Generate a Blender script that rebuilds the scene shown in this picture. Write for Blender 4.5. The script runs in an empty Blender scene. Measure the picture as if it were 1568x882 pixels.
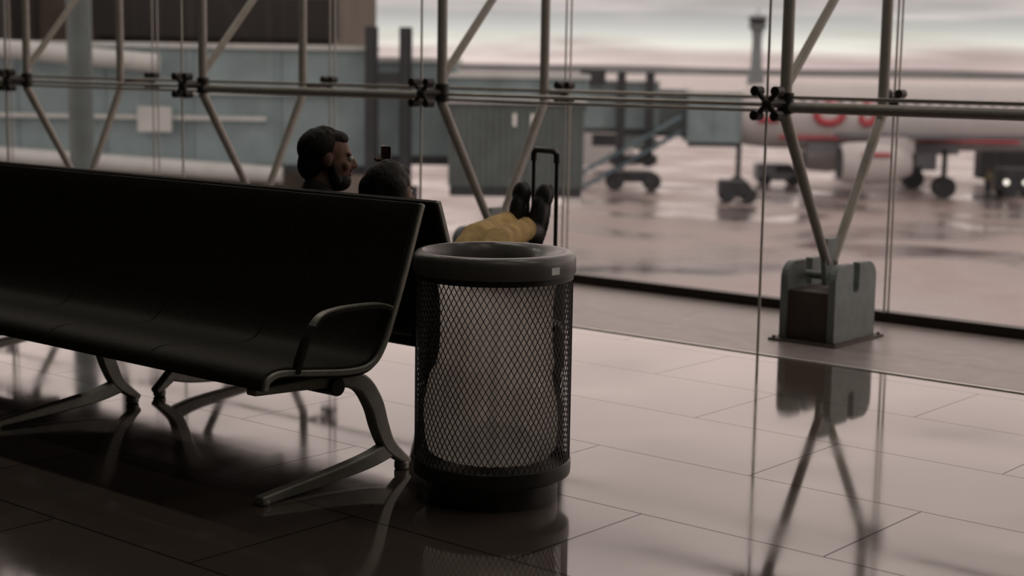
import bpy, math, random
from mathutils import Vector, Matrix, noise
random.seed(4)
# ------------------------------------------------------------------ frames
O=Vector((.335,8.15,0)); D=Vector((.766,-.642,0)).normalized(); N=Vector((-D.y,D.x,0)); UP=Vector((0,0,1))
F=Vector((-.742,4.61,0)); R=-D
def W(k,w,z): return O+D*k+N*w+UP*z          # window-wall coordinates
def S(s,w,z): return F+R*s+N*w+UP*z          # bench coordinates
APRON=-5.8
# ------------------------------------------------------------------ materials
def mat(name,col,rough=.5,metal=0,nscale=8,namt=.15,bump=0,spec=.5,rvar=0,emit=None,stretch=(1,1,1)):
    m=bpy.data.materials.new(name); m.use_nodes=True; nt=m.node_tree; b=nt.nodes['Principled BSDF']
    tc=nt.nodes.new('ShaderNodeTexCoord'); mp=nt.nodes.new('ShaderNodeMapping'); mp.inputs['Scale'].default_value=stretch
    nz=nt.nodes.new('ShaderNodeTexNoise'); nz.inputs['Scale'].default_value=nscale; nz.inputs['Detail'].default_value=5
    nt.links.new(tc.outputs['Object'],mp.inputs[0]); nt.links.new(mp.outputs[0],nz.inputs['Vector'])
    cr=nt.nodes.new('ShaderNodeValToRGB'); cr.color_ramp.elements[0].position=.3; cr.color_ramp.elements[1].position=.7
    cr.color_ramp.elements[0].color=tuple(c*(1-namt) for c in col)+(1,)
    cr.color_ramp.elements[1].color=tuple(min(1,c*(1+namt)) for c in col)+(1,)
    nt.links.new(nz.outputs['Fac'],cr.inputs[0]); nt.links.new(cr.outputs[0],b.inputs['Base Color'])
    b.inputs['Roughness'].default_value=rough; b.inputs['Metallic'].default_value=metal; b.inputs['Specular IOR Level'].default_value=spec
    if rvar:
        mr=nt.nodes.new('ShaderNodeMapRange'); mr.inputs['To Min'].default_value=max(.02,rough-rvar); mr.inputs['To Max'].default_value=rough+rvar
        nt.links.new(nz.outputs['Fac'],mr.inputs[0]); nt.links.new(mr.outputs[0],b.inputs['Roughness'])
    if bump:
        bp=nt.nodes.new('ShaderNodeBump'); bp.inputs['Strength'].default_value=bump; bp.inputs['Distance'].default_value=.01
        nt.links.new(nz.outputs['Fac'],bp.inputs['Height']); nt.links.new(bp.outputs[0],b.inputs['Normal'])
    if emit:
        b.inputs['Emission Color'].default_value=emit[0]+(1,); b.inputs['Emission Strength'].default_value=emit[1]
    return m
M={}
M['steel']=mat('painted_steel',(.29,.27,.235),.38,.1,20,.1)
M['steel_dk']=mat('dark_clamp_metal',(.018,.017,.015),.45,.3,30,.2)
M['rod']=mat('stainless_rod',(.5,.475,.43),.35,.4,20,.1)
M['bracket']=mat('bracket_steel',(.22,.25,.245),.5,.1,15,.15)
M['bracket_in']=mat('bracket_core',(.08,.06,.048),.6,.1,15,.2)
M['seat']=mat('seat_leather_black',(.026,.023,.016),.65,0,60,.2,.1,.15)
M['alu']=mat('cast_aluminium',(.25,.245,.21),.42,.4,30,.12)
M['can']=mat('can_dark_metal',(.03,.027,.023),.4,.3,30,.2)
M['lid']=mat('lid_plastic',(.12,.113,.105),.3,0,20,.1)
M['label']=mat('label_paper',(.85,.87,.85),.4)
M['hair']=mat('hair_dark',(.012,.0095,.007),.65,0,80,.5,.4,.2)
M['skin']=mat('skin',(.16,.092,.065),.55,0,30,.1,0,.2)
M['eye']=mat('eye_white',(.35,.33,.3),.3); M['iris']=mat('iris',(.01,.007,.005),.2)
M['shirt']=mat('shirt_dark',(.025,.026,.028),.85,0,60,.2,.3)
M['jacket']=mat('jacket_dark',(.02,.018,.017),.85,0,60,.2,.3)
M['jeans']=mat('jeans',(.025,.03,.042),.85,0,60,.2,.3)
M['mustard']=mat('trousers_mustard',(.46,.31,.12),.85,0,14,.3,.6)
M['shoe']=mat('shoe_black',(.012,.011,.010),.5,0,30,.2)
M['case']=mat('suitcase_shell',(.016,.015,.014),.45,0,30,.2)
M['phone']=mat('phone_black',(.006,.006,.007),.2)
M['jb']=mat('bridge_paint_blue_grey',(.22,.30,.315),.5,0,1.2,.16)
M['jb_dk']=mat('bridge_paint_grey',(.11,.14,.14),.55,0,2,.15)
M['jb_lt']=mat('bridge_roof_white',(.52,.55,.54),.5,0,2,.1)
M['dark']=mat('dark_machinery',(.03,.036,.04),.6,0,2,.2)
M['blue']=mat('stair_blue',(.12,.18,.21),.5,0,2,.2)
M['plane']=mat('aircraft_white',(.55,.54,.54),.35,0,.6,.06)
M['red']=mat('aircraft_red',(.45,.06,.08),.4,0,1,.1)
M['grey']=mat('aircraft_grey',(.17,.18,.2),.4,0,1,.1)
M['bld']=mat('building_brown',(.11,.092,.072),.8,0,.6,.25)
M['bld2']=mat('building_dark',(.018,.016,.014),.7,0,.6,.2)
M['hill']=mat('far_hills',(.16,.17,.17),.9,0,.01,.2)
M['tower']=mat('tower_concrete',(.2,.23,.24),.8,0,.1,.1)
M['wall']=mat('interior_wall_dark',(.05,.043,.035),.8,0,2,.1)
M['ceil']=mat('ceiling_dark',(.05,.043,.035),.8,0,2,.1)
M['sill']=mat('sill_stone',(.27,.23,.22),.35,0,12,.12,0,.5,.1)
M['trim']=mat('trim_metal',(.75,.72,.68),.2,.2,20,.1)
M['frame']=mat('window_frame_dark',(.03,.025,.02),.45,.3,20,.1)
M['lamp']=mat('vehicle_lamp',(.8,.8,.7),.3,emit=((1,.95,.85),1.2))
M['fix']=mat('light_fixture',(.5,.5,.48),.4)
M['vest']=mat('vest_dull',(.12,.11,.06),.7)
def bagmat():
    m=bpy.data.materials.new('bin_bag_translucent'); m.use_nodes=True; nt=m.node_tree; nt.nodes.clear()
    o=nt.nodes.new('ShaderNodeOutputMaterial'); d=nt.nodes.new('ShaderNodeBsdfDiffuse'); t=nt.nodes.new('ShaderNodeBsdfTranslucent')
    g=nt.nodes.new('ShaderNodeBsdfTransparent'); g.inputs[0].default_value=(.97,.93,.89,1)
    nz=nt.nodes.new('ShaderNodeTexNoise'); nz.inputs['Scale'].default_value=7
    tc=nt.nodes.new('ShaderNodeTexCoord'); nt.links.new(tc.outputs['Object'],nz.inputs['Vector'])
    cr=nt.nodes.new('ShaderNodeValToRGB'); cr.color_ramp.elements[0].color=(.93,.87,.81,1); cr.color_ramp.elements[1].color=(1,.98,.94,1)
    nt.links.new(nz.outputs[0],cr.inputs[0]); nt.links.new(cr.outputs[0],d.inputs[0]); nt.links.new(cr.outputs[0],t.inputs[0])
    a=nt.nodes.new('ShaderNodeMixShader'); a.inputs[0].default_value=.72; nt.links.new(d.outputs[0],a.inputs[1]); nt.links.new(t.outputs[0],a.inputs[2])
    b=nt.nodes.new('ShaderNodeMixShader'); b.inputs[0].default_value=.25; nt.links.new(a.outputs[0],b.inputs[1]); nt.links.new(g.outputs[0],b.inputs[2])
    nt.links.new(b.outputs[0],o.inputs[0]); return m
M['bag']=bagmat()
def glassmat():
    m=bpy.data.materials.new('window_glass'); m.use_nodes=True; nt=m.node_tree; nt.nodes.clear()
    o=nt.nodes.new('ShaderNodeOutputMaterial'); t=nt.nodes.new('ShaderNodeBsdfTransparent'); t.inputs[0].default_value=(.98,.97,.955,1)
    g=nt.nodes.new('ShaderNodeBsdfGlossy'); g.inputs['Roughness'].default_value=.02
    f=nt.nodes.new('ShaderNodeLayerWeight'); f.inputs[0].default_value=.5
    p=nt.nodes.new('ShaderNodeMath'); p.operation='POWER'; p.inputs[1].default_value=4; nt.links.new(f.outputs['Facing'],p.inputs[0])
    q=nt.nodes.new('ShaderNodeMath'); q.operation='MULTIPLY_ADD'; q.inputs[1].default_value=.6; q.inputs[2].default_value=.03; nt.links.new(p.outputs[0],q.inputs[0])
    x=nt.nodes.new('ShaderNodeMixShader'); nt.links.new(q.outputs[0],x.inputs[0]); nt.links.new(t.outputs[0],x.inputs[1]); nt.links.new(g.outputs[0],x.inputs[2])
    nt.links.new(x.outputs[0],o.inputs[0]); return m
M['glass']=glassmat()
def floormat():
    m=bpy.data.materials.new('polished_floor_tiles'); m.use_nodes=True; nt=m.node_tree; b=nt.nodes['Principled BSDF']
    tc=nt.nodes.new('ShaderNodeTexCoord'); mp=nt.nodes.new('ShaderNodeMapping'); mp.inputs['Location'].default_value=(-.05,.41,0)
    br=nt.nodes.new('ShaderNodeTexBrick'); br.inputs['Scale'].default_value=1
    br.inputs['Brick Width'].default_value=1.25; br.inputs['Row Height'].default_value=.62; br.inputs['Mortar Size'].default_value=.0035; br.inputs['Mortar Smooth'].default_value=.1
    br.inputs['Color1'].default_value=(.085,.066,.055,1); br.inputs['Color2'].default_value=(.12,.095,.08,1); br.inputs['Mortar'].default_value=(.012,.01,.008,1)
    nt.links.new(tc.outputs['Object'],mp.inputs[0]); nt.links.new(mp.outputs[0],br.inputs['Vector'])
    nz=nt.nodes.new('ShaderNodeTexNoise'); nz.inputs['Scale'].default_value=1.7; nz.inputs['Detail'].default_value=6; nt.links.new(tc.outputs['Object'],nz.inputs['Vector'])
    nz2=nt.nodes.new('ShaderNodeTexNoise'); nz2.inputs['Scale'].default_value=90; nz2.inputs['Detail'].default_value=3; nt.links.new(tc.outputs['Object'],nz2.inputs['Vector'])
    mx=nt.nodes.new('ShaderNodeMix'); mx.data_type='RGBA'; mx.blend_type='MULTIPLY'; mx.inputs[0].default_value=.35
    nt.links.new(br.outputs['Color'],mx.inputs[6]); nt.links.new(nz2.outputs['Fac'],mx.inputs[7]); nt.links.new(mx.outputs[2],b.inputs['Base Color'])
    mr=nt.nodes.new('ShaderNodeMapRange'); mr.inputs['From Min'].default_value=.3; mr.inputs['From Max'].default_value=.7; mr.inputs['To Min'].default_value=.03; mr.inputs['To Max'].default_value=.12
    nt.links.new(nz.outputs['Fac'],mr.inputs[0]); nt.links.new(mr.outputs[0],b.inputs['Roughness'])
    sp=nt.nodes.new('ShaderNodeMath'); sp.operation='MULTIPLY_ADD'; sp.inputs[1].default_value=-1.35; sp.inputs[2].default_value=2.55
    nt.links.new(br.outputs['Fac'],sp.inputs[0]); nt.links.new(sp.outputs[0],b.inputs['IOR'])
    return m
M['floor']=floormat()
def apronmat():
    m=bpy.data.materials.new('wet_apron'); m.use_nodes=True; nt=m.node_tree; b=nt.nodes['Principled BSDF']
    tc=nt.nodes.new('ShaderNodeTexCoord'); nz=nt.nodes.new('ShaderNodeTexNoise'); nz.inputs['Scale'].default_value=.16; nz.inputs['Detail'].default_value=6
    nz.inputs['Distortion'].default_value=.6
    nt.links.new(tc.outputs['Object'],nz.inputs['Vector'])
    cr=nt.nodes.new('ShaderNodeValToRGB'); cr.color_ramp.elements[0].position=.38; cr.color_ramp.elements[1].position=.58
    cr.color_ramp.elements[0].color=(.11,.09,.09,1); cr.color_ramp.elements[1].color=(.38,.315,.305,1)
    nt.links.new(nz.outputs['Fac'],cr.inputs[0]); nt.links.new(cr.outputs[0],b.inputs['Base Color'])
    mr=nt.nodes.new('ShaderNodeMapRange'); mr.inputs['From Min'].default_value=.35; mr.inputs['From Max'].default_value=.65; mr.inputs['To Min'].default_value=.12; mr.inputs['To Max'].default_value=.5
    nt.links.new(nz.outputs['Fac'],mr.inputs[0]); nt.links.new(mr.outputs[0],b.inputs['Roughness'])
    return m
M['apron']=apronmat()
# ------------------------------------------------------------------ builder
def empty(name,loc):
    e=bpy.data.objects.new(name,None); e.location=loc; e.empty_display_size=.1; bpy.context.collection.objects.link(e); return e
class MB:
    def __init__(s): s.v=[]; s.f=[]; s.m=[]; s.mi=0
    def add(s,vs,fs):
        o=len(s.v); s.v+= [Vector(v) for v in vs]; s.f+=[tuple(i+o for i in f) for f in fs]; s.m+=[s.mi]*len(fs); return s
    def box(s,c,size,ax=(D,N,UP)):
        c=Vector(c); a,b,d=[Vector(ax[i])*size[i]*.5 for i in range(3)]
        vs=[c+a*i+b*j+d*k for i in(-1,1) for j in(-1,1) for k in(-1,1)]
        return s.add(vs,[(0,1,3,2),(4,6,7,5),(0,4,5,1),(2,3,7,6),(0,2,6,4),(1,5,7,3)])
    def tube(s,pts,r,seg=14,cap=True):
        pts=[Vector(p) for p in pts]; n=len(pts); rr=r if isinstance(r,(list,tuple)) else [r]*n
        vs=[];fs=[];prev=None
        for i,p in enumerate(pts):
            t=(pts[min(i+1,n-1)]-pts[max(i-1,0)]).normalized()
            if prev is None:
                a=Vector((0,0,1)) if abs(t.z)<.9 else Vector((1,0,0)); x=t.cross(a).normalized()
            else: x=(prev-t*prev.dot(t)).normalized()
            prev=x; y=t.cross(x)
            for j in range(seg):
                g=2*math.pi*j/seg; vs.append(p+(x*math.cos(g)+y*math.sin(g))*rr[i])
        for i in range(n-1):
            for j in range(seg):
                k=(j+1)%seg; fs.append((i*seg+j,i*seg+k,(i+1)*seg+k,(i+1)*seg+j))
        if cap: fs.append(tuple(reversed(range(seg)))); fs.append(tuple((n-1)*seg+j for j in range(seg)))
        return s.add(vs,fs)
    def ell(s,c,r,ax=None,u=20,v=14):
        c=Vector(c); r=r if isinstance(r,(list,tuple)) else (r,r,r); ax=ax or (Vector((1,0,0)),Vector((0,1,0)),UP)
        vs=[c+ax[2]*r[2]]; fs=[]
        for i in range(1,v):
            th=math.pi*i/v
            for j in range(u):
                ph=2*math.pi*j/u
                vs.append(c+ax[0]*(r[0]*math.sin(th)*math.cos(ph))+ax[1]*(r[1]*math.sin(th)*math.sin(ph))+ax[2]*(r[2]*math.cos(th)))
        vs.append(c-ax[2]*r[2])
        for j in range(u): fs.append((0,1+j,1+(j+1)%u))
        for i in range(v-2):
            for j in range(u):
                a=1+i*u+j; b=1+i*u+(j+1)%u; fs.append((a,a+u,b+u,b))
        l=len(vs)-1; b0=1+(v-2)*u
        for j in range(u): fs.append((l,b0+(j+1)%u,b0+j))
        return s.add(vs,fs)
    def cap(s,p,r1,q,r2):
        p=Vector(p);q=Vector(q); s.tube([p,q],[r1,r2],16); s.ell(p,r1,u=16,v=10); s.ell(q,r2,u=16,v=10); return s
    def rings(s,rings,seg=64,closed_end=False,fn=None):
        vs=[];fs=[]
        for i,(x,y,r,z) in enumerate(rings):
            for j in range(seg):
                a=2*math.pi*j/seg; q=r+(fn(i,a) if fn else 0); vs.append((x+q*math.cos(a),y+q*math.sin(a),z))
        for i in range(len(rings)-1):
            for j in range(seg):
                k=(j+1)%seg; fs.append((i*seg+j,i*seg+k,(i+1)*seg+k,(i+1)*seg+j))
        if closed_end: fs.append(tuple(range(seg))[::-1]); fs.append(tuple((len(rings)-1)*seg+j for j in range(seg)))
        return s.add(vs,fs)
    def prism(s,poly,fn,t0,t1):
        n=len(poly); vs=[fn(a,b,t0) for a,b in poly]+[fn(a,b,t1) for a,b in poly]
        fs=[tuple(range(n)),tuple(reversed(range(n,2*n)))]+[(i,i+n,(i+1)%n+n,(i+1)%n) for i in range(n)]
        return s.add(vs,fs)
    def ribbon(s,pts,wd,fn,t0,t1):
        n=len(pts); L=[];Rr=[]
        for i,(a,b) in enumerate(pts):
            a0,b0=pts[max(i-1,0)];a1,b1=pts[min(i+1,n-1)]; tx,ty=a1-a0,b1-b0; l=math.hypot(tx,ty); nx,ny=-ty/l,tx/l
            w=(wd[i] if isinstance(wd,(list,tuple)) else wd)*.5; L.append((a+nx*w,b+ny*w)); Rr.append((a-nx*w,b-ny*w))
        vs=[]
        for i in range(n): vs+=[fn(*L[i],t0),fn(*Rr[i],t0),fn(*Rr[i],t1),fn(*L[i],t1)]
        fs=[(0,3,2,1),((n-1)*4,(n-1)*4+1,(n-1)*4+2,(n-1)*4+3)]
        for i in range(n-1):
            for j in range(4): fs.append((i*4+j,i*4+(j+1)%4,i*4+4+(j+1)%4,i*4+4+j))
        return s.add(vs,fs)
    def make(s,name,mats,parent=None,smooth=True,bevel=0,remesh=0,sub=0,smoothit=0,bseg=2):
        mn=Vector([min(v[i] for v in s.v) for i in range(3)]); mx=Vector([max(v[i] for v in s.v) for i in range(3)]); c=(mn+mx)/2
        me=bpy.data.meshes.new(name); me.from_pydata([v-c for v in s.v],[],s.f)
        ms=mats if isinstance(mats,(list,tuple)) else [mats]
        for m in ms: me.materials.append(M[m])
        for p,i in zip(me.polygons,s.m): p.material_index=i; p.use_smooth=smooth
        import bmesh; bm=bmesh.new(); bm.from_mesh(me); bmesh.ops.recalc_face_normals(bm,faces=bm.faces); bm.to_mesh(me); bm.free()
        ob=bpy.data.objects.new(name,me); bpy.context.collection.objects.link(ob)
        if parent: ob.parent=parent; ob.location=c-parent.location
        else: ob.location=c
        if remesh:
            r=ob.modifiers.new('r','REMESH'); r.mode='VOXEL'; r.voxel_size=remesh; r.use_smooth_shade=True
            if smoothit: q=ob.modifiers.new('s','SMOOTH'); q.factor=.5; q.iterations=smoothit
        if bevel: b=ob.modifiers.new('b','BEVEL'); b.width=bevel; b.segments=bseg; b.limit_method='ANGLE'; b.angle_limit=math.radians(35)
        if sub: q=ob.modifiers.new('ss','SUBSURF'); q.levels=sub; q.render_levels=sub
        if smooth and not remesh:
            try: me.set_sharp_from_angle(angle=math.radians(40))
            except Exception: pass
        return ob
def smoothpath(pts,n=6):
    out=[]; P=[pts[0]]+list(pts)+[pts[-1]]
    for i in range(1,len(P)-2):
        for j in range(n):
            t=j/n; a,b,c,d=P[i-1],P[i],P[i+1],P[i+2]
            out.append(tuple(.5*((2*b[k])+(-a[k]+c[k])*t+(2*a[k]-5*b[k]+4*c[k]-d[k])*t*t+(-a[k]+3*b[k]-3*c[k]+d[k])*t**3) for k in range(len(b))))
    out.append(tuple(pts[-1])); return out
# ------------------------------------------------------------------ room shell
K0,K1,WB,H=-15,9.5,-11,6.5
ang=math.atan2(D.y,D.x)
def slab(name,k0,k1,w0,w1,z0,z1,m,bevel=0):
    b=MB(); b.box(((k0+k1)/2,(w0+w1)/2,(z0+z1)/2),(k1-k0,w1-w0,z1-z0),(Vector((1,0,0)),Vector((0,1,0)),UP))
    ob=b.make(name,m,None,False,bevel); c=ob.location.copy(); ob.location=O+D*c.x+N*c.y+UP*c.z; ob.rotation_euler=(0,0,ang); return ob
slab('floor',K0,K1,WB,1.6,-.2,0,'floor')
slab('ceiling',K0-.3,K1+.3,WB-.3,1.7,H,H+.2,'ceil')
slab('wall_back',K0,K1,WB-.3,WB,0,H,'wall')
slab('wall_left',K0-.3,K0,WB,1.6,0,H,'wall')
slab('wall_right',K1,K1+.3,WB,1.6,0,H,'wall')
slab('window_sill',K0,K1,.012,1.30,0,.006,'sill')
slab('trim_1',K0,K1,-.014,.012,0,.005,'trim')
# ceiling lights (dim): a row above the glazing walkway, two weak unseen ones further in, added to fill the bin bag's front
for k,w_,en in ((-8,-.9,26),(-4.5,-.9,26),(-1,-.9,26),(2.5,-.9,26),(6,-.9,26),(4.2,-4.6,13),(7.2,-4.6,13)):
    e=empty('ceiling_fill_light',W(k,w_,H))
    b=MB(); b.box(W(k,w_,H-.04),(1.3,.34,.08)); b.make('fixture_housing','fix',e,False,.008)
    ld=bpy.data.lights.new('lamp','AREA'); ld.shape='RECTANGLE'; ld.size=1.2; ld.size_y=.28; ld.energy=en; ld.color=(1,.93,.82)
    lo=bpy.data.objects.new('lamp',ld); bpy.context.collection.objects.link(lo); lo.parent=e; lo.location=(0,0,-.085); lo.rotation_euler=(0,0,ang)
# ------------------------------------------------------------------ glazing
TK=[-11.6,-9.5,-7.4,-5.30,-3.26,-1.126,1.115,3.3,5.45,7.6]
edges=[K0]+TK+[K1]
for i in range(len(edges)-1):
    a,b_=edges[i],edges[i+1]
    e=empty('window_%d'%(i+1),W((a+b_)/2,1.35,0))
    g=MB(); g.add([W(a,1.35,.03),W(b_,1.35,.03),W(b_,1.35,H),W(a,1.35,H)],[(0,1,2,3)]); g.make('glass_pane','glass',e,False)
    g=MB(); g.box(W((a+b_)/2,1.35,.03),(b_-a,.09,.06)); g.box(W((a+b_)/2,1.35,H-.04),(b_-a,.09,.08)); g.make('frame_rails','frame',e,False,.004)
    g=MB(); g.tube([W(b_,1.36,.05),W(b_,1.36,H)],.006,8); g.make('pane_joint','rod',e)
# ------------------------------------------------------------------ trusses
def clamp(b,c,sz=.055):
    b.ell(c,(.028,.028,.03)); 
    for sx in(-1,1):
        for sz_ in(-1,1):
            q=c+D*sx*sz+UP*sz_*sz*1.05-N*.0
            b.cap(c,.016,q,.012)
            b.tube([q-N*.028,q+N*.028],.024,14)
WOUT={-5.30:1.0,-3.26:1.05,-1.126:1.1,1.115:1.18}
ZN=1.18
for i,k in enumerate(TK):
    wi,wo=.17,WOUT.get(k,1.1); kb=k+.03; wb=.62
    e=empty('window_truss',W(kb,wb,0))
    b=MB(); r=.029
    b.tube([W(k,wi,ZN-.05),W(k,wi,H)],r,18); b.tube([W(k,wo,ZN-.05),W(k,wo,H)],r,18)
    b.cap(W(k,wi,ZN-.04),r,W(kb,wb-.035,.40),.024); b.cap(W(k,wo,ZN-.04),r,W(kb,wb+.035,.40),.024)
    z=ZN+.1; sw=True
    while z<H-.4:
        z2=z+1.0; b.tube([W(k,wi if sw else wo,z),W(k,wo if sw else wi,z2)],.024,14); z=z2; sw=not sw
    b.make('tube_frame','steel',e)
    b=MB(); b.tube([W(k,.0,.005),W(k,.0,H)],.0065,10); b.tube([W(k,1.31,.05),W(k,1.31,H)],.006,10); b.make('tension_rods','rod',e)
    b=MB()
    for z in(1.2,3.3,5.4):
        clamp(b,W(k,0.0,z)); b.cap(W(k,.0,z),.02,W(k,wi,z),.024); b.tube([W(k,wi,z-.05),W(k,wi,z+.05)],.04,18)
        clamp(b,W(k,1.30,z),.04); b.cap(W(k,1.30,z),.014,W(k,wo,z),.018)
    b.make('spider_clamps','steel_dk',e)
    b=MB(); b.prism([(-.05,.28),(.05,.28),(.07,.40),(.05,.52),(-.05,.52),(-.07,.40)],lambda a,z,t:W(kb+t,wb+a,z),-.014,.014)
    b.tube([W(kb-.13,wb,.325),W(kb+.13,wb,.325)],.022,16); b.make('gusset_and_pin','bracket',e,True,.004)
    b=MB()
    hw,ht,rn=.215,.405,.085
    pl=[(-hw,.015),(hw,.015),(hw,ht-rn)]+[(hw-rn+rn*math.cos(t),ht-rn+rn*math.sin(t)) for t in [math.pi*.5*j/6 for j in range(1,7)]]
    pl+=[(.03,ht),(.03,.28)]+[(.03*math.cos(t),.28-.03*math.sin(t)) for t in [math.pi*j/8 for j in range(1,8)]]+[(-.03,.28),(-.03,ht)]
    pl+=[(-hw+rn-rn*math.sin(t),ht-rn+rn*math.cos(t)) for t in [math.pi*.5*j/6 for j in range(0,7)]]
    for sx in(-1,1): b.prism(pl,lambda a,z,t:W(kb+t,wb+a,z),sx*.135-.02,sx*.135+.02)
    b.make('cheek_plates','bracket',e,False,.004)
    b=MB(); b.box(W(kb,wb,.14),(.24,.40,.25)); b.make('bracket_core','bracket_in',e,False,.006)
    b=MB(); b.box(W(kb,wb,.011),(.38,.52,.012))
    for sx in(-1,1):
        for sy in(-1,1): b.tube([W(kb+sx*.17,wb+sy*.235,.014),W(kb+sx*.17,wb+sy*.235,.028)],.010,6)
    b.make('floor_plate','bracket_in',e,False,.003)
for i in range(len(TK)-1):
    a,c=TK[i],TK[i+1]; thick=((i-6)%2==0)
    e=empty('transom_rail',W((a+c)/2,.17,ZN))
    b=MB()
    for z in(ZN,3.3,5.4):
        if thick: b.tube([W(a+.03,.17,z),W(c-.03,.17,z)],.026,16); b.tube([W(a+.03,.17,z+.05),W(c-.03,.17,z+.05)],.006,8)
        else: b.tube([W(a+.03,.17,z+.012),W(c-.03,.17,z+.012)],.011,12); b.tube([W(a+.03,.17,z-.018),W(c-.03,.17,z-.018)],.009,12)
        b.tube([W(a,1.1,z+.03),W(c,1.1,z+.03)],.011,10)
    b.make('rail_tubes','steel' if thick else 'rod',e)
# ------------------------------------------------------------------ benches
prof=smoothpath([(.0,.372),(.015,.405),(.07,.418),(.2,.402),(.36,.385),(.45,.395),(.505,.45),(.56,.57),(.615,.71),(.665,.85),(.684,.90)],5)
def bench(name,mirror,s0):
    fn=(lambda a,z,t:S(t,1.475-a,z)) if mirror else (lambda a,z,t:S(t,a,z))
    e=empty(name,fn(.35,0,1.6))
    mod=.56; n=6
    b=MB()
    for i in range(n): b.ribbon(prof,[.022+.022*math.sin(math.pi*min(1,max(0,(j+1)/len(prof)))) for j in range(len(prof))],fn,s0+i*mod+.003,s0+(i+1)*mod-.003)
    b.make('seat_shells','seat',e,True,.005)
    b=MB()
    for s in [s0+.0,s0+mod*n]:
        b.ribbon([(x-.0,z) for x,z in prof],.020,fn,s-.012,s+.003)
    b.make('end_frames','alu',e,True,.004)
    b=MB(); b.tube([fn(.33,.335,s0+.02),fn(.33,.335,s0+mod*n-.02)],.03,16)
    for i in range(n): b.box(fn(.33,.36,s0+(i+.5)*mod),(.08,.30,.03))
    b.make('support_beam','steel_dk',e,True,.003)
    b=MB()
    leg=smoothpath([(.0,.362),(.2,.358),(.36,.352),(.46,.325),(.52,.25),(.55,.17),(.585,.10),(.64,.052),(.685,.022)],5)
    lw=[.018+.045*math.sin(math.pi*min(1,(j+2)/(len(leg)+3)))**1.2 for j in range(len(leg))]
    foot=smoothpath([(.60,.085),(.5,.06),(.35,.042),(.18,.028),(.03,.016)],5); fw=[.06-.035*j/len(foot) for j in range(len(foot))]
    for s in (s0+.06,s0+1.55,s0+mod*n-.1):
        b.ribbon(leg,lw,fn,s-.022,s+.022); b.ribbon(foot,fw,fn,s-.02,s+.02)
        b.tube([fn(.66,.0,s),fn(.66,.03,s)],.025,14); b.tube([fn(.05,.0,s),fn(.05,.02,s)],.022,14)
    b.make('legs','alu',e,True,.008,bseg=3)
    b=MB()
    arm=smoothpath([(.535,.565),(.49,.580),(.40,.586),(.29,.584),(.22,.568),(.175,.52),(.145,.46),(.125,.41)],5)
    for s in (s0-.004,s0+mod*n): b.ribbon(arm,.018,fn,s-.016,s+.016)
    b.make('armrests','seat',e,True,.005)
    b=MB()
    b.ribbon(arm[:len(arm)//2+6],.005,lambda a,z,t:fn(a,z+.010,t),s0-.020,s0+.006); b.make('armrest_edge','alu',e)
    return e
bench('airport_bench_seat',False,0.0); bench('airport_bench_seat',True,.03)
# ------------------------------------------------------------------ trash can
cx,cy=-.055,4.85
e=empty('trash_can',(cx,cy,0))
b=MB(); NN=80; dz=.0165; rows=39; z0=.085; rm=.243
def mp_(i,j): a=2*math.pi*(i+(.5 if j%2 else 0))/NN; return Vector((cx+rm*math.cos(a),cy+rm*math.sin(a),z0+j*dz))
for j in range(rows):
    for i in range(NN):
        p=mp_(i,j); 
        for q in ((mp_(i,j+1),mp_(i-1,j+1)) if j%2==0 else (mp_(i,j+1),mp_(i+1,j+1))):
            t=(q-p).normalized(); rad=Vector((p.x-cx,p.y-cy,0)).normalized(); sd=t.cross(rad).normalized()*.0012; rd=rad*.0009
            b.add([p-sd-rd,p+sd-rd,p+sd+rd,p-sd+rd,q-sd-rd,q+sd-rd,q+sd+rd,q-sd+rd],[(0,1,5,4),(1,2,6,5),(2,3,7,6),(3,0,4,7)])
b.make('expanded_mesh_body','can',e,False)
b=MB()
b.rings([(cx,cy,.0,.0),(cx,cy,.208,.0),(cx,cy,.21,.004),(cx,cy,.21,.07),(cx,cy,.238,.074),(cx,cy,.248,.082),(cx,cy,.250,.095),(cx,cy,.250,.125),(cx,cy,.243,.128),(cx,cy,.238,.125),(cx,cy,.238,.1),(cx,cy,0,.1)],72)
b.rings([(cx,cy,.238,.70),(cx,cy,.247,.70),(cx,cy,.247,.74),(cx,cy,.238,.74)],72)
for t in (0.0,math.pi): 
    c=Vector((cx+.243*math.cos(t),cy+.243*math.sin(t),.41)); b.box(c,(.006,.03,.64),(Vector((math.cos(t),math.sin(t),0)),Vector((-math.sin(t),math.cos(t),0)),UP))
b.make('base_and_bands','can',e,True)
b=MB(); ox,oy=-.035,.03; zz=.012
b.rings([(x,y,r_,z+zz) for x,y,r_,z in [(cx,cy,.236,.706),(cx,cy,.252,.706),(cx,cy,.2545,.711),(cx,cy,.2545,.748),(cx,cy,.252,.760),(cx,cy,.244,.769),(cx,cy,.236,.773),(cx+ox*.3,cy+oy*.3,.218,.772),(cx+ox*.6,cy+oy*.6,.196,.758),(cx+ox*.9,cy+oy*.9,.178,.736),(cx+ox,cy+oy,.172,.72),(cx+ox,cy+oy,.170,.69),(cx+ox,cy+oy,.174,.69)]],96)
b.make('lid_ring','lid',e,True)
b=MB(); a0=math.radians(-43)
vs=[]
for t in (a0-.07,a0-.035,a0,a0+.035,a0+.07):
    for z in(.732,.754): vs.append((cx+.2555*math.cos(t),cy+.2555*math.sin(t),z))
b.add(vs,[(i*2,i*2+2,i*2+3,i*2+1) for i in range(4)])
b.make('label','label',e)
b=MB(); pr=[(.195,.715),(.184,.70),(.175,.66),(.170,.6),(.171,.5),(.180,.42),(.196,.34),(.208,.27),(.210,.21),(.20,.16),(.16,.13),(.08,.112),(.0,.11)]
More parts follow.
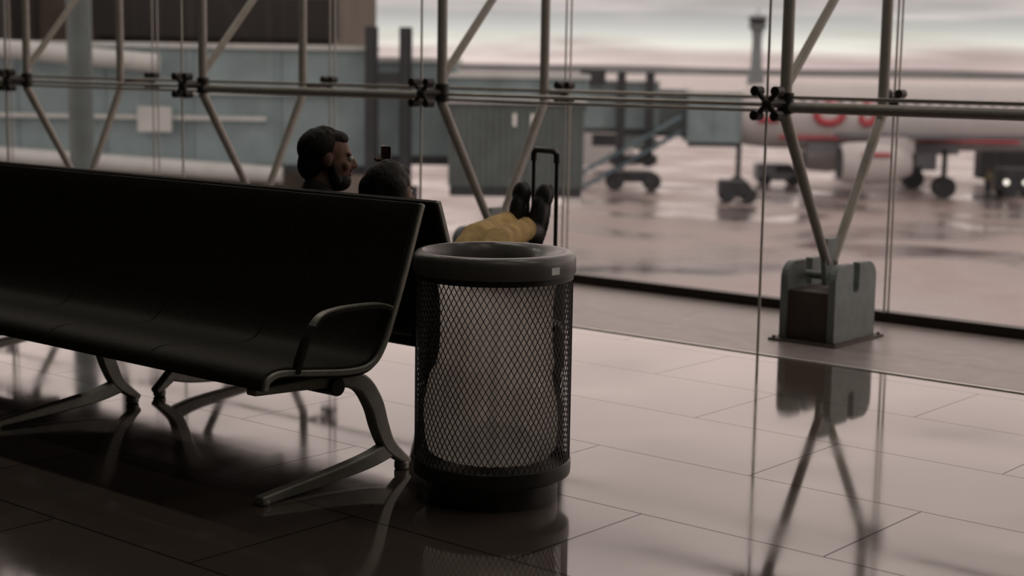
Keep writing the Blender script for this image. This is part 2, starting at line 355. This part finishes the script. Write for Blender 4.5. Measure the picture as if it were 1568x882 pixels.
def pleat(i,a):
    d=i/len(pr); k=1 if i<len(pr)-1 else 0
    return k*((.007*math.sin(19*a+2*math.sin(3*a))+.004*math.sin(31*a+i*.3))*(1-d*.6)+ .016*d*noise.noise(Vector((math.cos(a)*1.5,math.sin(a)*1.5,i*.4)))+(.014*math.cos(a-math.pi) if 5<i<10 else 0))
b.rings([(cx+.008,cy,r_,z) for r_,z in smoothpath(pr,3)],160,fn=lambda i,a:pleat(i/3,a))
b.make('bin_bag','bag',e,True)
b=MB()
for t in range(14):
    a=random.random()*6.28; r_=random.random()*.1; b.ell((cx+r_*math.cos(a),cy+r_*math.sin(a),.16+random.random()*.05),(.05,.04,.035))
b.make('litter','bracket_in',e,remesh=.008,smoothit=2)
# ------------------------------------------------------------------ suitcase
sc=Vector((.065,6.68,0)); wx=Vector((.5,-.866,0)); ny=Vector((.866,.5,0))
e=empty('suitcase',sc)
b=MB(); b.box(sc+UP*.325,(.34,.22,.54),(wx,ny,UP)); b.make('shell','case',e,True,.035,bseg=4)
b=MB()
for i in(-2,-1,0,1,2):
    b.box(sc+UP*.325+wx*i*.055-ny*.112,(.018,.01,.44),(wx,ny,UP)); b.box(sc+UP*.325+wx*i*.055+ny*.112,(.018,.01,.44),(wx,ny,UP))
b.make('shell_ribs','case',e,True,.004)
b=MB()
for sx in(-1,1):
    b.tube([sc+wx*sx*.095+ny*.08+UP*.56,sc+wx*sx*.095+ny*.08+UP*.965],.009,10)
hp=[sc+wx*(-.095)+ny*.08+UP*.95,sc+wx*(-.095)+ny*.08+UP*.985,sc+wx*(-.075)+ny*.08+UP*1.0,sc+wx*(.075)+ny*.08+UP*1.0,sc+wx*(.095)+ny*.08+UP*.985,sc+wx*(.095)+ny*.08+UP*.95]
b.tube(hp,.014,12); b.make('telescopic_handle','case',e)
b=MB()
for sx in(-1,1):
    for sy in(-1,1):
        c=sc+wx*sx*.13+ny*sy*.075
        b.tube([c-ny*.012+UP*.027,c+ny*.012+UP*.027],.027,16); b.box(c+UP*.05,(.03,.035,.03),(wx,ny,UP))
b.make('wheels','shoe',e)
# ------------------------------------------------------------------ people
def head(parent,c,f,neckbase,beard,longhair,tilt=0):
    f=Vector(f).normalized(); rg=f.cross(UP).normalized(); u=rg.cross(f).normalized()
    ax=(rg,f,u)
    def L(x,y,z): return c+rg*x+f*y+u*z
    b=MB()
    b.ell(L(0,-.012,.03),(.076,.094,.084),ax); b.ell(L(0,.022,-.02),(.064,.07,.082),ax); b.ell(L(0,.045,-.078),(.042,.044,.032),ax)
    b.ell(L(0,.078,.022),(.05,.014,.012),ax); b.cap(L(0,.088,.012),.009,L(0,.106,-.02),.013); b.ell(L(.011,.098,-.024),.009); b.ell(L(-.011,.098,-.024),.009)
    b.ell(L(0,.088,-.048),(.023,.01,.006),ax); b.ell(L(0,.086,-.058),(.02,.01,.007),ax); b.ell(L(0,.082,-.088),(.018,.012,.014),ax)
    for sx in(-1,1):
        b.ell(L(sx*.076,-.006,-.004),(.008,.017,.028),ax); b.ell(L(sx*.042,.062,-.02),(.022,.02,.02),ax)
    b.cap(L(0,-.02,-.05),.052,neckbase,.058); b.make('head',['skin'],parent,remesh=.0055,smoothit=3)
    b=MB()
    for sx in(-1,1): b.ell(L(sx*.03,.081,.006),.0125)
    b.make('eyes','eye',parent)
    b=MB()
    for sx in(-1,1): b.ell(L(sx*.03,.0905,.006),.0055)
    b.make('irises','iris',parent)
    b=MB()
    b.ell(L(0,-.024,.036),(.080,.093,.080),ax); b.ell(L(0,.03,.078),(.058,.048,.030),ax); b.ell(L(0,-.054,-.025),(.064,.058,.066),ax)
    for t in range(26):
        a=random.uniform(0,6.28); q=random.uniform(0,.9); b.ell(L(.072*math.cos(a)*q,-.02+.08*math.sin(a)*q,.038+.074*math.sqrt(1-q*q)),.012)
    if longhair:
        b.cap(L(.045,-.05,.02),.05,L(.055,-.055,-.15),.035); b.cap(L(-.045,-.05,.02),.05,L(-.055,-.055,-.15),.035); b.cap(L(0,-.07,.02),.05,L(0,-.07,-.17),.04)
    b.make('hair','hair',parent,remesh=.007,smoothit=2)
    if beard:
        b=MB(); b.ell(L(0,.045,-.08),(.053,.052,.042),ax); b.ell(L(0,.085,-.04),(.03,.013,.007),ax)
        for sx in(-1,1): b.cap(L(sx*.064,.0,.0),.015,L(sx*.048,.03,-.075),.024)
        b.make('beard','hair',parent,remesh=.006,smoothit=2)
def hand(parent,wr,dr,nm,thumbside,curl=.5,name='hand'):
    dr=Vector(dr).normalized(); nm=Vector(nm); nm=(nm-dr*nm.dot(dr)).normalized(); sd=dr.cross(nm).normalized()*thumbside
    b=MB(); wr=Vector(wr); lens=[.042,.046,.043,.034]; offs=[.03,.010,-.010,-.029]
    b.cap(wr-dr*.03,.024,wr+dr*.01,.022)
    for o,l in zip(offs,lens):
        kn=wr+dr*(.085 if o>-.02 else .078)+sd*o
        b.cap(wr+dr*.015+sd*o*.6,.014,kn,.0105)
        p=kn; a=curl*.5
        for j,(q,r0) in enumerate(((1,.0093),(.65,.0085),(.5,.0075))):
            dd=dr*math.cos(a)+nm*math.sin(a); p2=p+dd*l*q; b.cap(p,r0,p2,r0-.0006); p=p2; a+=curl
    p=wr+dr*.02+sd*.026; q=p+(dr*.6+sd*.65+nm*.35).normalized()*.036; r_=q+(dr*.85+sd*.15+nm*.5).normalized()*.032; t=r_+(dr*.9-sd*.1+nm*.4).normalized()*.025
    b.cap(p,.015,q,.0115); b.cap(q,.0112,r_,.010); b.cap(r_,.0098,t,.0085)
    return b.make(name,'skin',parent,remesh=.0038,smoothit=1)
def shoe(parent,heel,toe_dir,sole_n,name='shoe'):
    t=Vector(toe_dir).normalized(); n=Vector(sole_n); n=(n-t*n.dot(t)).normalized(); x=t.cross(n); ax=(x,t,-n); h=Vector(heel)
    b=MB(); b.ell(h+t*.05-n*.04,(.036,.055,.045),ax); b.ell(h+t*.13-n*.035,(.04,.09,.038),ax); b.ell(h+t*.205-n*.027,(.042,.06,.028),ax)
    b.ell(h+t*.115-n*.008,(.043,.14,.013),ax); b.ell(h+t*.21-n*.008,(.045,.06,.012),ax); b.cap(h+t*.05-n*.05,.042,h+t*.04-n*.12,.042)
    return b.make(name,'shoe',parent,remesh=.006,smoothit=2)
# man
e=empty('seated_man',S(.8,1.2,0)); sm=.83
b=MB()
b.ell(S(sm,1.25,.53),(.17,.12,.11),(R,N,UP)); b.ell(S(sm,1.16,.62),(.165,.115,.13),(R,N,UP)); b.ell(S(sm,1.06,.73),(.18,.11,.13),(R,N,UP)); b.ell(S(sm,.99,.80),(.17,.095,.09),(R,N,UP)); b.cap(S(sm-.13,.97,.815),.062,S(sm+.13,.97,.815),.062)
b.cap(S(sm,.97,.83),.07,S(sm-.03,.965,.885),.06)
for q in(-1,1):
    b.cap(S(sm+q*.17,.97,.81),.058,S(sm+q*.235,1.12,.61),.044); b.cap(S(sm+q*.235,1.12,.61),.043,S(sm+.04+q*.12,1.34,.605),.033)
b.make('sweater','shirt',e,remesh=.012,smoothit=3)
b=MB(); b.ell(S(sm,1.26,.50),(.165,.13,.095),(R,N,UP)); so=sm+.06
for q in(-1,1):
    b.cap(S(sm+.02+q*.085,1.28,.495),.085,S(so+q*.10,1.70,.50),.062); b.cap(S(so+q*.10,1.70,.50),.062,S(so+q*.10,1.80,.13),.045)
b.make('jeans','jeans',e,remesh=.012,smoothit=3)
for q in(-1,1):
    shoe(e,S(so+q*.10,1.745,.006),N+R*q*.15,-UP); hand(e,S(sm+.04+q*.11,1.365,.602),N*.9-R*q*.35-UP*.12,-UP,(1 if q<0 else -1),.3)
head(e,S(.785,1.0,1.0),N*.75+D*.55-UP*.05,S(.80,.968,.86),True,False)
# woman
e=empty('reclining_woman',S(.4,1.2,0))
b=MB()
b.ell(S(.38,1.24,.50),(.16,.11,.10),(R,N,UP)); b.ell(S(.385,1.15,.585),(.14,.1,.12),(R,N,UP)); b.ell(S(.395,1.05,.67),(.15,.1,.12),(R,N,UP)); b.cap(S(.29,.98,.725),.055,S(.50,.98,.735),.055); b.cap(S(.405,.98,.74),.06,S(.41,.965,.785),.048)
b.cap(S(.52,.985,.73),.05,S(.545,1.14,.63),.040); b.cap(S(.545,1.14,.63),.040,S(.515,1.075,.845),.03)
b.cap(S(.27,.985,.72),.05,S(.20,1.12,.55),.042); b.cap(S(.20,1.12,.55),.042,S(.30,1.31,.585),.03)
b.make('jacket','jacket',e,remesh=.011,smoothit=3)
b=MB(); b.ell(S(.38,1.25,.485),(.16,.12,.085),(R,N,UP))
b.cap(S(.44,1.27,.49),.085,S(.59,1.63,.67),.062); b.cap(S(.59,1.63,.67),.060,S(.72,1.97,.70),.046)
b.cap(S(.33,1.27,.49),.085,S(.50,1.66,.66),.062); b.cap(S(.50,1.66,.66),.060,S(.635,2.0,.675),.046)
for t in range(9):
    f_=t/8; c=S(.59+.13*f_,1.63+.34*f_,.67+.03*f_); b.ell(c,(.062-.01*f_,.012,.062-.010*f_),(R,N,UP))
    c=S(.50+.135*f_,1.66+.34*f_,.66+.02*f_); b.ell(c,(.062-.01*f_,.012,.062-.010*f_),(R,N,UP))
b.make('trousers','mustard',e,remesh=.010,smoothit=2)
shoe(e,S(.72,2.07,.605),UP*1+N*.08,N-UP*.1); shoe(e,S(.635,2.085,.602),UP*1+N*.2-R*.03,N-UP*.2)
hand(e,S(.512,1.075,.86),UP*.9+R*.05-D*.02,-N*.6+R*.5,-1,.55); hand(e,S(.305,1.33,.585),N*.8+R*.5-UP*.2,-UP,1,.4)
b=MB(); b.box(S(.53,1.055,.985),(.072,.009,.145),((R*.95+N*.3).normalized(),(N*.95-R*.3).normalized(),UP)); b.make('mobile_phone','phone',e,True,.004)
head(e,S(.42,.965,.895),N*.9+R*.2-UP*.05,S(.41,.968,.785),False,True)
# ------------------------------------------------------------------ outside
X_,Y_=Vector((1,0,0)),Vector((0,1,0)); AX=(X_,Y_,UP)
b=MB(); b.add([(-4000,11,APRON),(4000,11,APRON),(4000,5000,APRON),(-4000,5000,APRON)],[(0,1,2,3)]); b.make('apron_ground','apron',None,False)
e=empty('jet_bridge',(-6,46,APRON))
def tunnel(x0,x1,y,z0,z1,dep,m,ribs=1.0,par=None,nm='tunnel'):
    b=MB(); b.mi=0; b.box(((x0+x1)/2,y,(z0+z1)/2),(x1-x0,dep,z1-z0),AX)
    n=int((x1-x0)/ribs)
    for i in range(n+1):
        x=x0+(x1-x0)*i/max(1,n); b.box((x,y-dep/2-.03,(z0+z1)/2),(.09,.08,z1-z0-.1),AX)
    b.mi=1; b.box(((x0+x1)/2,y,z1+.06),(x1-x0+.2,dep+.3,.14),AX)
    b.mi=2; b.box(((x0+x1)/2,y-dep/2+.1,z0-.12),(x1-x0,.3,.26),AX)
    return b.make(nm,[m,'jb_lt','dark'],par,False)
tunnel(-24,-4.2,46,-1.5,1.75,3.0,'jb',2.4,e,'outer_tunnel'); tunnel(-4.4,-1.7,46,-1.2,1.45,2.6,'jb',1.2,e,'inner_tunnel')
tunnel(-1.8,1.9,45.6,-2.0,.35,3.4,'jb_dk',.35,e,'cab'); tunnel(-1.9,2.0,45.8,.4,1.05,3.2,'jb',1.3,e,'cab_hood')
b=MB()
for x in(-4.0,-3.05): b.box((x,43.9,-1.6),(.34,.4,8.0),AX); b.box((x,43.7,-1.2),(.16,.1,7.0),AX)
b.box((-3.5,43.9,1.0),(1.2,.35,.3),AX); b.box((-3.5,43.9,-2.2),(1.6,.6,.4),AX); b.box((-3.5,44.5,-5.0),(2.6,2.6,.4),AX)
for sx in(-1,1): b.tube([(-3.5+sx*1.0,43.3,-5.3),(-3.5+sx*1.0,43.8,-5.3)],.5,20)
b.make('lift_columns','dark',e,False)
b=MB(); b.tube([(-24,43.6,-.75),(-6.5,43.9,-1.75)],.24,16); b.tube([(-24,43.5,2.4),(-9.9,43.8,1.3)],.26,16)
b.box((-7.2,44.3,.55),(4.6,.1,.16),AX); b.box((-14,44.3,-.2),(14,.1,.12),AX); b.make('service_pipes','jb_lt',e)
b=MB(); b.box((-10.1,44.1,-.25),(.95,.08,.7),AX); b.make('sign_plate','jb_lt',e,False)
b=MB()
for x in(.0,.5): b.box((x,43.85,-.1),(.1,.05,.35),AX)
b.make('cab_windows','label',e,False)
b=MB(); b.box((-13.5,46,-3.8),(.9,.9,4.0),AX); b.make('support_pier','jb_dk',e,False)
b=MB(); b.tube([(-8.55,31,APRON),(-8.55,31,9)],.24,24); b.tube([(-8.55,31,APRON),(-8.55,31,APRON+.3)],.5,24); b.make('light_mast','jb_dk')
e=empty('terminal_building',(-18,60,APRON))
b=MB(); b.box((-16.5,60,.6),(21,16,12.8),AX); b.box((-16.5,59,7.1),(21.6,15,.3),AX); b.make('mass','bld',e,False)
b=MB(); b.box((-9.8,51.7,2.8),(8.0,.5,1.3),AX)
for i in range(6): b.box((-15+i*1.9,51.8,5.5),(1.3,.3,1.2),AX)
b.make('window_bands','bld2',e,False)
b=MB(); b.box((-24,50,.6),(17,3,12.8),AX); b.make('dark_wing','bld2',e,False)
e=empty('jet_bridge',(9,94,APRON))
tunnel(-2,8.6,96,-2.2,.55,3,'jb',2.5,e,'tunnel'); tunnel(10.3,13.4,95,-2.9,.0,3.4,'jb',1.1,e,'cab'); tunnel(8.4,10.5,96,-2.4,.1,2.6,'jb_dk',1,e,'neck')
b=MB()
for x in(6.3,8.0): b.box((x,93.6,-1.6),(.5,.5,5.6),AX)
b.box((4.6,93.9,.9),(1.5,1,.8),AX); b.box((7.1,93.6,-4.0),(2.8,1,.5),AX); b.box((7.1,94,-5.0),(2.4,2,.6),AX)
for x in(6.0,8.2): b.tube([(x,92.8,-5.25),(x,93.5,-5.25)],.55,20)
b.make('lift_columns','dark',e,False)
b=MB(); p,q=Vector((9.8,92.5,-2.3)),Vector((4.0,92.5,-5.7))
for dy in(0,1.2):
    for dz_ in(0,.9): b.tube([p+Vector((0,dy,dz_)),q+Vector((0,dy,dz_))],.09,8)
for i in range(18): t=i/17; b.box(p.lerp(q,t)+Vector((0,.6,0)),(.3,1.2,.06),AX)
b.make('service_stairs','blue',e,False)
# airliner
e=empty('airliner',(24,95,APRON)); zc=-1.25
b=MB()
st=[(11,.05,-.5),(11.3,.55,-.42),(12,1.0,-.3),(13,1.45,-.18),(14.2,1.8,-.06),(15.5,1.97,0),(18,1.98,0),(30,1.98,0),(35,1.9,.05),(39,1.4,.45),(43,.7,.95),(45,.25,1.2)]
vs=[];fs=[];sg=32
for x,r_,dz_ in st:
    for j in range(sg): a=2*math.pi*j/sg; vs.append((x,95+r_*math.cos(a),zc+dz_+r_*math.sin(a)))
for i in range(len(st)-1):
    for j in range(sg): k=(j+1)%sg; fs.append((i*sg+j,i*sg+k,(i+1)*sg+k,(i+1)*sg+j))
b.add(vs,fs); b.make('fuselage','plane',e)
b=MB(); 
b.add([(18.5,94,-2.6),(25,94,-2.6),(33,79,-1.7),(31,79,-1.7),(18.5,94,-2.25),(25,94,-2.4),(33,79,-1.6),(31,79,-1.6)],[(0,1,2,3),(7,6,5,4),(0,4,5,1),(1,5,6,2),(2,6,7,3),(3,7,4,0)])
b.add([(18.5,96,-2.6),(25,96,-2.6),(33,111,-1.7),(31,111,-1.7),(18.5,96,-2.25),(25,96,-2.4),(33,111,-1.6),(31,111,-1.6)],[(0,1,2,3),(7,6,5,4),(0,4,5,1),(1,5,6,2),(2,6,7,3),(3,7,4,0)])
b.box((22,95,-3.1),(9,3,.6),AX)
b.add([(39,95-.12,.8),(43.5,95-.12,.8),(46,95-.12,6.5),(44,95-.12,6.5),(39,95.12,.8),(43.5,95.12,.8),(46,95.12,6.5),(44,95.12,6.5)],[(0,1,2,3),(7,6,5,4),(0,4,5,1),(1,5,6,2),(2,6,7,3),(3,7,4,0)])
b.make('wings_and_fin','grey',e,False)
b=MB()
for y in(89.5,100.5):
    b.tube([(18.6,y,-3.75),(18.9,y,-3.75),(20,y,-3.75),(21.6,y,-3.75),(22.6,y,-3.7)],[1.02,1.15,1.22,1.1,.7],24); b.box((21.6,y,-2.7),(2.4,.25,.9),AX)
b.make('engine_nacelles','plane',e)
b=MB()
for y in(89.5,100.5): b.tube([(18.5,y,-3.75),(18.62,y,-3.75)],.92,24)
for (x,y,r_) in((13.6,95,.42),(25.1,91.4,.62),(25.1,98.6,.62)):
    for dy in(-.35,.35): b.tube([(x,y+dy-.2,APRON+r_),(x,y+dy+.2,APRON+r_)],r_,20)
    b.tube([(x,y,APRON+r_),(x,y,-3.0)],.16,10)
b.make('landing_gear_and_fans','dark',e)
b=MB()
def arc(cx_,cz,rx,rz,a0,a1,w=.22):
    n=12
    for i in range(n):
        a=a0+(a1-a0)*i/n; c=a0+(a1-a0)*(i+1)/n
        p=(cx_+rx*math.cos(a),cz+rz*math.sin(a)); q=(cx_+rx*math.cos(c),cz+rz*math.sin(c))
        yy=lambda z:95-math.sqrt(max(.1,1.98**2-(z-zc)**2))-.06
        b.tube([(p[0],yy(p[1]),p[1]),(q[0],yy(q[1]),q[1])],w,8)
arc(18.6,-1.1,.8,.55,0,2*math.pi); arc(20.6,-1.1,.8,.55,-1.6,1.6); b.tube([(20.5,93.1,-1.6),(20.5,93.1,-.6)],.2,8)
b.tube([(14.4,93.1,-1.5),(15.6,93.0,-1.5)],.18,8); b.tube([(15.7,93.25,-2.5),(30,93.25,-2.6)],.1,8); b.tube([(19.6,88.2,-3.2),(21.2,88.3,-3.2)],.12,8)
b.make('red_livery','red',e)
b=MB()
for i in range(30): 
    x=15.5+i*.75; b.box((x,93.05,-.35),(.22,.12,.28),AX)
b.make('cabin_windows','grey',e,False)
def vehicle(name,x,y,l,h,col,lamps=False):
    e=empty(name,(x,y,APRON)); b=MB(); z=APRON
    b.prism([(-l/2,.35),(l/2,.35),(l/2,h*.55),(l*.38,h*.62),(l*.22,h),(-l/2+.1,h),(-l/2,h*.9)],lambda a,zz,t:Vector((x+a,y+t,z+zz)),-.85,.85); b.make('body',col,e,False,.08)
    b=MB(); b.prism([(l*.36,h*.62),(l*.23,h*.92),(-l*.1,h*.92),(-l*.1,h*.62)],lambda a,zz,t:Vector((x+a,y+t,z+zz)),-.87,.87)
    for sx in(-.3,.3):
        for sy in(-.8,.8): b.tube([(x+l*sx,y+sy-.1,z+.35),(x+l*sx,y+sy+.1,z+.35)],.35,16)
    b.make('glass_and_wheels','dark',e,False)
    if lamps: b=MB(); b.ell((x-l/2+.3,y-.88,z+.9),.16); b.ell((x+.1,y-.88,z+.9),.13); b.make('lamps','lamp',e)
vehicle('baggage_tractor',30.0,93,2.6,1.7,'dark',True); vehicle('service_van',6.0,112,5,2.8,'plane'); vehicle('baggage_tractor',12.3,86,2.0,1.2,'dark')
vehicle('service_van',33.5,104,5.5,2.6,'dark'); vehicle('service_van',9.5,135,5.5,2.4,'jb_dk'); vehicle('baggage_tractor',16.8,99.5,3,1.4,'grey'); vehicle('fuel_truck',26.5,112,7,2.9,'grey')
def worker(x,y):
    e=empty('ramp_worker',(x,y,APRON)); z=APRON
    b=MB(); b.ell((x,y,z+1.66),(.09,.1,.12)); b.cap((x,y,z+1.5),.055,(x,y,z+1.6),.05); b.make('head','skin',e,remesh=.03)
    b=MB(); b.ell((x,y,z+1.22),(.2,.13,.3)); b.cap((x-.16,y,z+1.42),.07,(x-.24,y-.05,z+.95),.045); b.cap((x+.16,y,z+1.42),.07,(x+.3,y-.1,z+1.05),.045); b.make('vest','vest',e,remesh=.03)
    b=MB(); b.ell((x,y,z+.92),(.18,.13,.13)); 
    for q in(-1,1): b.cap((x+q*.09,y,z+.9),.1,(x+q*.12,y,z+.08),.06); b.cap((x+q*.12,y,z+.05),.05,(x+q*.12,y-.14,z+.04),.04)
    b.make('trousers','jeans',e,remesh=.03)
worker(27.6,91)
# control tower
e=empty('control_tower',(137,900,APRON))
b=MB(); b.rings([(137,900,0,APRON),(137,900,5.5,APRON),(137,900,3.2,4),(137,900,2.7,18),(137,900,3.2,24),(137,900,5.2,26),(137,900,5.2,27.3),(137,900,0,27.3)],24); b.make('shaft','tower',e)
b=MB(); b.rings([(137,900,0,27.3),(137,900,4.2,27.3),(137,900,5.4,31),(137,900,0,31)],16); b.make('cab_glass','dark',e,False)
b=MB(); b.rings([(137,900,0,31),(137,900,5.7,31),(137,900,5.2,32),(137,900,2,33),(137,900,0,33)],16); b.tube([(137,900,33),(137,900,37)],.3,8); b.make('cab_roof','tower',e)
b=MB(); n=140; vs=[];fs=[]
for i in range(n+1):
    x=-2600+5200*i/n; h=3+5*noise.noise(Vector((i*.13,0,0)))+4*max(0,noise.noise(Vector((i*.045,3,0))))
    vs+=[(x,2500,APRON),(x,2520,3+h*.7),(x,2700,3+h)]
for i in range(n):
    for j in range(2): fs.append((i*3+j,i*3+3+j,i*3+4+j,i*3+1+j))
b.add(vs,fs); b.make('distant_hills','hill')
# ------------------------------------------------------------------ world
w=bpy.data.worlds.new('World'); bpy.context.scene.world=w; w.use_nodes=True; nt=w.node_tree; bg=nt.nodes['Background']
tc=nt.nodes.new('ShaderNodeTexCoord'); sp=nt.nodes.new('ShaderNodeSeparateXYZ'); nt.links.new(tc.outputs['Generated'],sp.inputs[0])
mp=nt.nodes.new('ShaderNodeMapping'); mp.inputs['Scale'].default_value=(6,6,85); nt.links.new(tc.outputs['Generated'],mp.inputs[0])
nz=nt.nodes.new('ShaderNodeTexNoise'); nz.inputs['Scale'].default_value=1.0; nz.inputs['Detail'].default_value=5; nt.links.new(mp.outputs[0],nz.inputs['Vector'])
ad=nt.nodes.new('ShaderNodeMath'); ad.operation='MULTIPLY_ADD'; ad.inputs[1].default_value=.035; nt.links.new(nz.outputs['Fac'],ad.inputs[0]); nt.links.new(sp.outputs['Z'],ad.inputs[2])
mr=nt.nodes.new('ShaderNodeMapRange'); mr.inputs['From Min'].default_value=-.0825; mr.inputs['From Max'].default_value=.5175; nt.links.new(ad.outputs[0],mr.inputs[0])
cr=nt.nodes.new('ShaderNodeValToRGB'); els=cr.color_ramp.elements
stops=[(0,(.16,.14,.13)),(.15,(.37,.28,.265)),(.168,(.36,.285,.275)),(.182,(.40,.335,.32)),(.196,(.47,.46,.42)),(.208,(.36,.36,.34)),(.222,(.27,.265,.26)),(.25,(.40,.345,.33)),(.30,(.70,.575,.54)),(.42,(.80,.655,.61)),(.62,(.60,.50,.465)),(1,(.44,.375,.35))]
els[0].position=0; els[0].color=stops[0][1]+(1,); els[1].position=1; els[1].color=stops[-1][1]+(1,)
for p,c in stops[1:-1]: x=els.new(p); x.color=c+(1,)
nt.links.new(mr.outputs[0],cr.inputs[0])
m2=nt.nodes.new('ShaderNodeMapRange'); m2.inputs['From Min'].default_value=.25; m2.inputs['From Max'].default_value=.75; m2.inputs['To Min'].default_value=.65; m2.inputs['To Max'].default_value=1.3; nt.links.new(nz.outputs['Fac'],m2.inputs[0])
mx=nt.nodes.new('ShaderNodeVectorMath'); mx.operation='SCALE'; nt.links.new(cr.outputs[0],mx.inputs[0]); nt.links.new(m2.outputs[0],mx.inputs['Scale'])
nt.links.new(mx.outputs[0],bg.inputs[0]); bg.inputs[1].default_value=1.85
# ------------------------------------------------------------------ camera
cd=bpy.data.cameras.new('camera'); cam=bpy.data.objects.new('camera',cd); bpy.context.collection.objects.link(cam)
cam.matrix_world=Matrix.Translation((0,0,1.35))@Matrix.Rotation(math.radians(90-8.03),4,'X')@Matrix.Rotation(.016,4,'Z')
cd.lens=55; cd.sensor_width=36; cd.clip_end=8000; cd.clip_start=.05
cd.dof.use_dof=True; cd.dof.focus_distance=5.0; cd.dof.aperture_fstop=2.5
bpy.context.scene.camera=cam
bpy.context.scene.view_settings.view_transform='Standard'
bpy.context.scene.view_settings.look='None'
